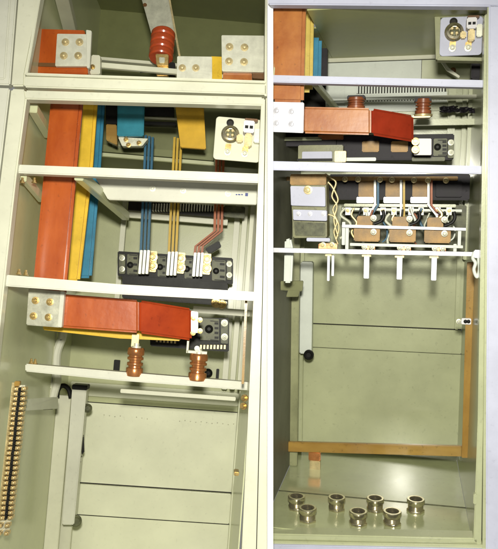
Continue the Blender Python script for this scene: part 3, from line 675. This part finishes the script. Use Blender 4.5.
i3 = insulator('hanging_insulator', 'dark copper insulator hanging above the middle of the salmon bar', C2, (356, 356), 97.5, 109, .22, 9, top='copper', flip=True, resin='resin_dark')
n().rect(347, 95, 365, 99, .20, .06).build('top_cup', 'dark_violet', i3, .003)
i4 = insulator('hanging_insulator', 'dark copper insulator hanging above the red end of the bar by a flange', C2, (423, 423), 99, 114.5, .27, 8.3, top='pale_brass', flip=True, resin='resin_dark')
n().rect(414.5, 97, 431.5, 101.5, .25, .06).build('top_cup', 'dark_violet', i4, .003)
n().rect(412.5, 115, 430.5, 117.5, .26, .05).build('flange', 'pale_brass', i4, .002)

T = Thing('cable_brush', 'dark bristly cable bundle behind the frame beside the hanging insulator', 'cable', C2, C2.Q(460, 113, .6))
b = n()
for k in range(70):
    x = 440 + random.random() * 38; y = 107 + random.random() * 5.5
    b.rod(C2.Q(x, y, .58 + random.random() * .05), C2.Q(x + random.uniform(3, 6), y + random.uniform(-1.5, 1.5), .60 + random.random() * .05), .0035, 5)
b.build('strand_bundle', 'dark_violet', T)['kind'] = 'stuff'
T = Thing('junction_box', 'dark square junction box under the lilac fitting plate', 'box', C2, C2.Q(480, 78, .5))
n().rect(471.5, 61, 485, 79, .45, .06).build('body', 'dark_violet', T, .004); n().rect(473, 63, 484, 77, .445, .006).build('lid', 'dark_violet', T, .002)
T = corner_plate(C2, 440, 16.5, 482.5, 55.5, .18, 'lilac white fitting plate with round gland and square block under the head rail', 'lilac_paint', None, None, .86)
n().poly([(434.5, 14), (440.5, 15.5), (440.5, 56.5), (436, 60)], .185, .04).build('side_flange', 'tan_olive', T, .002)
n().poly([(435, 14.5), (484, 15), (484, 18), (435, 17.5)], .185, .05).build('top_flange', 'tan_olive', T, .002)
n().poly([(437, 56), (484, 57.5), (484, 61), (437, 60)], .185, .05).build('bottom_flange', 'tan_olive', T, .002)

# dark breaker zone behind the horizontal bar
T = Thing('circuit_breaker', 'dark circuit breaker body behind the horizontal salmon bar', 'breaker', C2, C2.Q(390, 160, .5))
n().rect(336, 134.5, 454, 160, .46, .12).build('housing', 'dark_violet', T, .004)
n().rect(279, 130, 336, 146, .44, .1).build('housing', 'dark_violet', T, .004)
pc = n().rect(433.5, 138.5, 447, 156, .44, .03).build('pole_cover', 'grey_moulding', T, .002)
b = n(); b.ring(C2.Q(437.5, 147, .437), (0, -1, 0), [(0, .013), (.005, .013), (.007, .009), (.003, .005)], 16); moulded(b, 442.5, 140, 446.5, 155, .435, 4); b.build('relief', 'bakelite', (T, pc))
pc = n().rect(448, 139.5, 454, 158, .44, .03).build('end_cover', 'grey_moulding', T, .002)
for y in (142.5, 152.5): n().bolt(C2.Q(451, y, .437), .007, .006).build('screw', 'dull_tin', (T, pc))
for x in (362, 391): n().rect(x, 141, x + 17, 152, .445, .03).build('pole_cover', 'brown_block', T, .003)
n().rect(412, 157, 445, 161, .43, .04).build('fin_foot', 'grey_moulding', T, .002)
n().rect(318, 134.5, 343, 139.5, .40, .03).build('link_bar', 'salmon_sleeve', T, .002)
n().rect(276, 137, 322, 140.5, .40, .02).build('link_bar', 'green_sheet_b', T, .002)
T = Thing('relay_block', 'low relay block with a pale lilac face above the second crossbar', 'relay', C2, C2.Q(316, 162, .35))
n().rect(298, 145, 343, 163, .38, .05).build('body', 'box_olive', T, .003)
n().rect(302, 151.5, 332, 159, .365, .016).build('face', 'lilac_paint', T, .002); n().rect(297, 158.5, 332, 160.8, .36, .03).build('foot', 'bakelite', T, .001)
n().rect(334.5, 151, 346, 162, .37, .03).build('side_terminal', 'pale_brass', T, .002)
n().rect(346, 157.5, 376, 161, .40, .03).build('rear_ledge', 'white_sheet_b', T, .002)

# ------------------------------------------------------------------ middle zone: contactor box, breaker with risers, rail rack
T = Thing('contactor_box', 'stepped contactor box with two pale lilac plates below the second crossbar', 'contactor', C2, C2.Q(309, 237, .25))
n().poly([(290, 176), (326, 177), (327, 238), (293, 238)], .27, .10).build('body', 'box_olive', T, .004)
pl = n().poly([(290.3, 186), (325, 187), (325.3, 206.5), (291, 205.5)], .245, .022).build('upper_plate', 'lilac_paint', T, .002)
n().bolt(C2.Q(308, 190, .245), .010, .007).build('bolt', 'pale_brass', (T, pl))
pl = n().poly([(292.8, 209.5), (326.8, 210.5), (326.8, 221), (293.2, 220)], .235, .03).build('lower_plate', 'lilac_paint', T, .002)
for x in (298.5, 310, 323.5): n().bolt(C2.Q(x, 214, .235), .0055, .005).build('screw', 'zinc_b', (T, pl))
n().poly([(294, 222), (325, 223), (325, 236), (295, 235.5)], .262, .008).build('window', 'grey_moulding', T, .002)
n().rect(290, 174, 326, 185, .255, .03).build('upper_cover', 'brown_block', T, .003)
n().rect(306.5, 238, 330, 241.5, .22, .03).build('foot_rail', 'lilac_paint', T, .002)
T = Thing('cable', 'tangled thin brass wire between contactor box and breaker rack', 'cable', C2, C2.Q(337, 240, .4))
for pts in ([(325, 174), (331, 178), (336, 183), (332, 196), (337, 206), (334, 220), (338, 236)], [(328, 182), (333, 188), (338, 200), (333, 210), (339, 226), (336, 240)], [(326, 214), (333, 216), (337, 222), (334, 232), (338, 244)]):
    n().tube([C2.Q(x, y, .34) for x, y in pts], .0036).build('wire', random.choice(['brass', 'deep_brown', 'pale_brass']), T)

T = Thing('circuit_breaker', 'dark breaker with three brown pole covers below the second crossbar', 'breaker', C2, C2.Q(400, 215, .5))
n().rect(329, 174, 470, 200, .56, .1).build('housing', 'dark_violet', T, .004)
n().rect(341, 205, 466, 250, .70, .05).build('backing_plate', 'grey_moulding', T, .003)
for x in (358.5, 385.5, 412.5):
    n().rect(x, 177, x + 16, 197, .53, .04).build('pole_cover', 'brown_block', T, .003)
    n().rect(x - 2, 197, x + 15, 203, .50, .05).build('terminal_shelf', 'zinc_b', T, .002)
n().rect(344, 204, 456, 207, .52, .03).build('front_ledge', 'green_sheet_b', T, .002)
n().rect(436, 180, 462, 197, .53, .03).build('side_block', 'dark_violet', T, .003)
def riser2(label, cols, x, kink):
    T = Thing('riser_bars', label, 'busbar', C2, C2.Q(x + kink, 222, .46))
    for j, mt in enumerate(cols):
        q = x + j * 3.0 - 1.5
        b = n(); path = [(q, 180), (q, 205), (q + kink, 216), (q + kink, 223)]
        L_ = [C2.Q(a - 1.1, y, .46) for a, y in path]; R_ = [C2.Q(a + 1.1, y, .46) for a, y in path]
        for i in range(3): b.prism([L_[i], R_[i], R_[i + 1], L_[i + 1]], .03)
        b.build('strip', mt, T)
riser2('pair of pale blue flat risers with a kink, under the brown pole cover', ['tinned', 'riser_blue'], 376.5, -7)
riser2('pair of straight pale yellow flat risers between the brown pole covers', ['tinned', 'riser_yellow'], 402.5, 0)
riser2('pair of red and pale flat risers kinked the other way from the blue pair', ['tinned', 'riser_red'], 430, 8.5)

T = Thing('rail_rack', 'zinc rail rack holding the three copper current transformers', 'rack', C2, C2.Q(400, 250, .3))
n().poly([(342, 224.6), (466, 228), (466, 230.6), (342, 227.4)], .25, .015).build('rail', 'zinc_b', T, .001)
n().poly([(350, 243), (463, 245.5), (463, 248.3), (350, 245.8)], .26, .02).build('rail', 'white_sheet_b', T, .001)
for x, y0, y1 in ((347, 226, 252), (455, 244, 254), (459.5, 229, 246), (343.5, 222, 245)):
    n().rect(x - 1.6, y0, x + 1.6, y1, .27, .015).build('upright', 'white_sheet_b', T, .001)
for k, (x, w_) in enumerate(((353.8, 26), (389.3, 26.5), (424.3, 26.5))):
    lab = ['brown copper current transformer under the blue risers', 'brown copper current transformer under the yellow risers', 'brown copper current transformer under the red risers'][k]
    T = Thing('current_transformer', lab, 'transformer', C2, C2.Q(x + w_ / 2, 242, .3))
    dy = k * .8
    n().rect(x, 227 + dy, x + w_, 241.5 + dy, .28, .07).build('core_block', 'brown_block', T, .004)
    n().rect(x + 3, 216 + dy, x + w_ * .72, 226.5 + dy, .30, .06).build('winding_cover', 'brown_block', T, .004)
    for y in (218, 232): n().bolt(C2.Q(x + w_ - 6.3, y + dy, .268), .0070, .01).build('terminal_bolt', 'dull_tin', T)
    n().tube([C2.Q(a, y + dy, .27) for a, y in ((x + w_ - 6, 224), (x + w_ + 1, 221), (x + w_ + 4, 216), (x + w_ + 3, 210))], .006).build('lead_wire', 'bakelite', T)
    n().rect(x + 8, 246.5 + dy, x + w_ - 5, 250.5 + dy, .2, .04).build('foot', 'copper', T, .002)
    for q in (10.5, w_ - 8): n().bolt(C2.Q(x + q, 246.8 + dy, .13), .006, .006).build('foot_screw', 'dull_tin', T)
T = Thing('control_wiring', 'loose bundle of thin pale and brass wires looping through the transformer rack', 'wiring', C2, C2.Q(400, 245, .33))
for k in range(16):
    x = 346 + k * 7.0 + random.uniform(-2, 2); y = random.uniform(206, 214); dd = random.uniform(.33, .44)
    pts = [(x, y), (x + random.uniform(-5, 5), y + 7), (x + random.uniform(-6, 6), y + 15), (x + random.uniform(-4, 4), y + 24), (x + random.uniform(-6, 6), y + random.uniform(27, 33))]
    n().tube([C2.Q(a, c, dd) for a, c in pts], random.choice([.003, .004, .005]), 6).build('wire', ['cable_grey', 'brass', 'bakelite', 'white_sheet_b', 'riser_red', 'riser_blue'][k % 6], T)
T = Thing('bracket_row', 'row of small zinc angle brackets behind the risers above the transformers', 'bracket', C2, C2.Q(400, 214, .48))
for k, x in enumerate((348, 366, 383, 394, 411, 421, 438, 449)):
    b = n(); b.rect(x - 2.6, 207.5, x + 2.6, 215, .50, .006); b.rect(x - 2.6, 213.5, x + 2.6, 215, .46, .04); o = b.build('bracket', 'zinc' if k % 2 else 'zinc_b', T)
    n().bolt(C2.Q(x, 210.5, .50), .0055, .006).build('bolt', 'pale_brass', (T, o))
n().poly([(342, 207.6), (462, 209.5), (462, 212), (342, 210)], .512, .02).build('carrier_rail', 'white_sheet_b', T, .001)
T = c2
for x in (283, 300, 318, 345, 358, 380, 392, 414, 428, 446):
    n().bolt(C2.Q(x, 178.5 + (x - 280) * .012, .45), .007, .008).build('rail_bolt', 'pale_brass', T)
n().rect(276, 176.5, 458, 180.5, .46, .02).build('rear_rail', 'brown_block', T, .002)
# hanging rods
def hang_rod(x, y0, y1, w_, label, group=None):
    T = Thing('hanging_rod', label, 'rod', C2, C2.Q(x, y1, .09), group)
    n().rect(x - w_, y0, x + w_, y1, .085, .016).build('rod', 'zinc_b', T, .0015)
    n().rect(x - w_ - 2, y0 - 1.2, x + w_ + 2, y0 + .6, .083, .02).build('collar', 'pale_brass', T, .001)
    return T
hang_rod(366.5, 256, 278.5, 2.6, 'square zinc rod hanging from the thin rail below the blue risers')
hang_rod(399.5, 257, 279.5, 2.6, 'square zinc rod hanging from the thin rail below the yellow risers')
hang_rod(434, 257.5, 280.5, 2.6, 'square zinc rod hanging from the thin rail below the red risers')
T = hang_rod(328.4, 255.5, 281, 1.2, 'pair of slim zinc rods hanging below a copper clamp and the contactor box')
n().rect(331.6, 255.5, 334, 276, .085, .012).build('rod', 'zinc_b', T, .001)
n().rect(318.5, 243.5, 337, 249.5, .10, .03).build('clamp', 'copper', T, .003)
for x in (323, 332): n().bolt(C2.Q(x, 245, .10), .006, .008).build('screw', 'pale_brass', T)
T = Thing('upright_post', 'blunt pale post crossing the thin rail beside the contactor box', 'post', C2, C2.Q(287, 284, .2))
n().poly([(284.5, 240), (290.5, 238), (293, 250), (291.5, 283), (283.5, 283)], .16, .03).build('post_body', 'white_sheet_b', T, .006)
T = Thing('cable', 'white cable loop on the thin rail end beside the ochre post', 'cable', C2, C2.Q(476, 278, .08))
n().tube([C2.Q(x, y, .05) for x, y in ((474.5, 252), (472.8, 258), (475.5, 263), (474, 270), (477, 277), (479.5, 270), (478.8, 260), (478, 253), (474.5, 252))], .0055).build('sheath', 'white_sheet_b', T)
n().rect(474, 250, 480, 258, .04, .02).build('tie', 'zinc_b', T, .003)

# ------------------------------------------------------------------ lower part
T = Thing('wiring_channel', 'grey green upright wiring channel ending in a round dark grommet', 'channel', C2, C2.Q(306, 355, .7))
n().rect(300, 262, 312, 354, .70, .05).build('channel', 'white_sheet_b', T, .004)
n().ring(C2.Q(309, 354.5, .69), (0, -1, 0), [(0, .022), (.012, .022), (.018, .016), (.012, .010)], 20).build('grommet', 'bakelite', T)
n().poly([(266, 281.5, .3), (303, 281, .42), (302, 291.5, .42), (266, 289.5, .3)], .3, .02).build('hinged_arm', 'tan_olive', c2, .003)
n().poly([(290, 283, .38), (302, 282, .42), (298, 297, .41), (286, 297, .37)], .37, .015).build('arm_gusset', 'tan_olive', c2, .002)
T = Thing('ochre_bar', 'horizontal ochre earth bar across the back above the floor', 'bar', C2, C2.Q(375, 456, .7))
n().poly([(276, 441.8), (471, 446.5), (471, 457), (276, 451.5)], .58, .02).build('bar', 'ochre_bar', T, .003)
sp = n().rect(308.5, 452.3, 320.5, 461, .60, .03).build('support_block', 'resin', T, .003)
n().rect(309.5, 461, 320, 477.5, .605, .03).build('support_foot', 'pale_brass', T, .003)
T = Thing('ochre_post', 'upright ochre earth bar with a small white clamp', 'bar', C2, C2.Q(466, 458, .36))
n().poly([(467.2, 262), (474.5, 262), (469.8, 458), (461.8, 458)], .36, .012).build('bar', 'ochre_post', T, .002)
n().rect(461.5, 318.5, 471.2, 324.5, .345, .014).build('clamp', 'label_white', T, .002)
for x in (465.5, 468.5): n().bolt(C2.Q(x, 321.5, .345), .0045, .004).build('screw', 'bakelite', T)
for x in (458.8,): n().bolt(C2.Q(x, 321.5, .36), .006, .006).build('bolt', 'galv', T)

# cable glands standing in the floor plate
def gland(px, py, label):
    p = floor_pt(px, py); T = Thing('cable_gland', label, 'gland', C2, p)
    r = .0285; h = .046
    b = n(); b.ring(p, (0, 0, 1), [(0, r * 1.16), (.009, r * 1.16), (.011, r * 1.08)], 6, .35); b.build('hex_nut', 'gland_metal', T, .001, 1)
    b = n(); prof = [(0, r * .94)]
    for k in range(5): prof += [(.002 + k * .0034, r * .99), (.0037 + k * .0034, r * .93)]
    prof += [(h * .46, r * .95), (h * .48, r * 1.10), (h * .52, r * 1.14), (h * .80, r * 1.14), (h * .85, r * 1.08), (h * .85, r * .84), (h * .1, r * .80), (h * .08, .0001)]
    b.ring(p + Vector((0, 0, .010)), (0, 0, 1), prof, 32); b.build('body', 'gland_metal', T)
    b = n(); b.ring(p + Vector((0, 0, .018)), (0, 0, 1), [(0, r * .77), (.003, r * .77)], 24); b.build('seal', 'bakelite', T)
    return T
g0 = gland(296.5, 508.5, 'brass cable gland closest to the dark side wall, on the floor seam')
for px, py, lab in ((307.5, 520.5, 'brass cable gland overlapping the one closest to the dark side wall'),
                    (336.5, 509.5, 'brass cable gland standing alone below the ochre bar support, on the floor seam'),
                    (358, 524, 'brass cable gland nearest the sill, between two glands on the seam'),
                    (375, 510.5, 'brass cable gland on the seam between the two glands nearest the sill'),
                    (392, 524, 'brass cable gland near the sill, before the last gland by the right jamb'),
                    (415.5, 511.5, 'brass cable gland closest to the ochre post, on the floor seam')):
    p = floor_pt(px, py); q = copy_tree(g0, p - g0.base, lab)
    q.matrix_world = q.matrix_world @ Matrix.Rotation(random.uniform(-.25, .25), 4, 'Z')
    q['group'] = 'cable glands in the cabinet floor'
g0.o['group'] = 'cable glands in the cabinet floor'
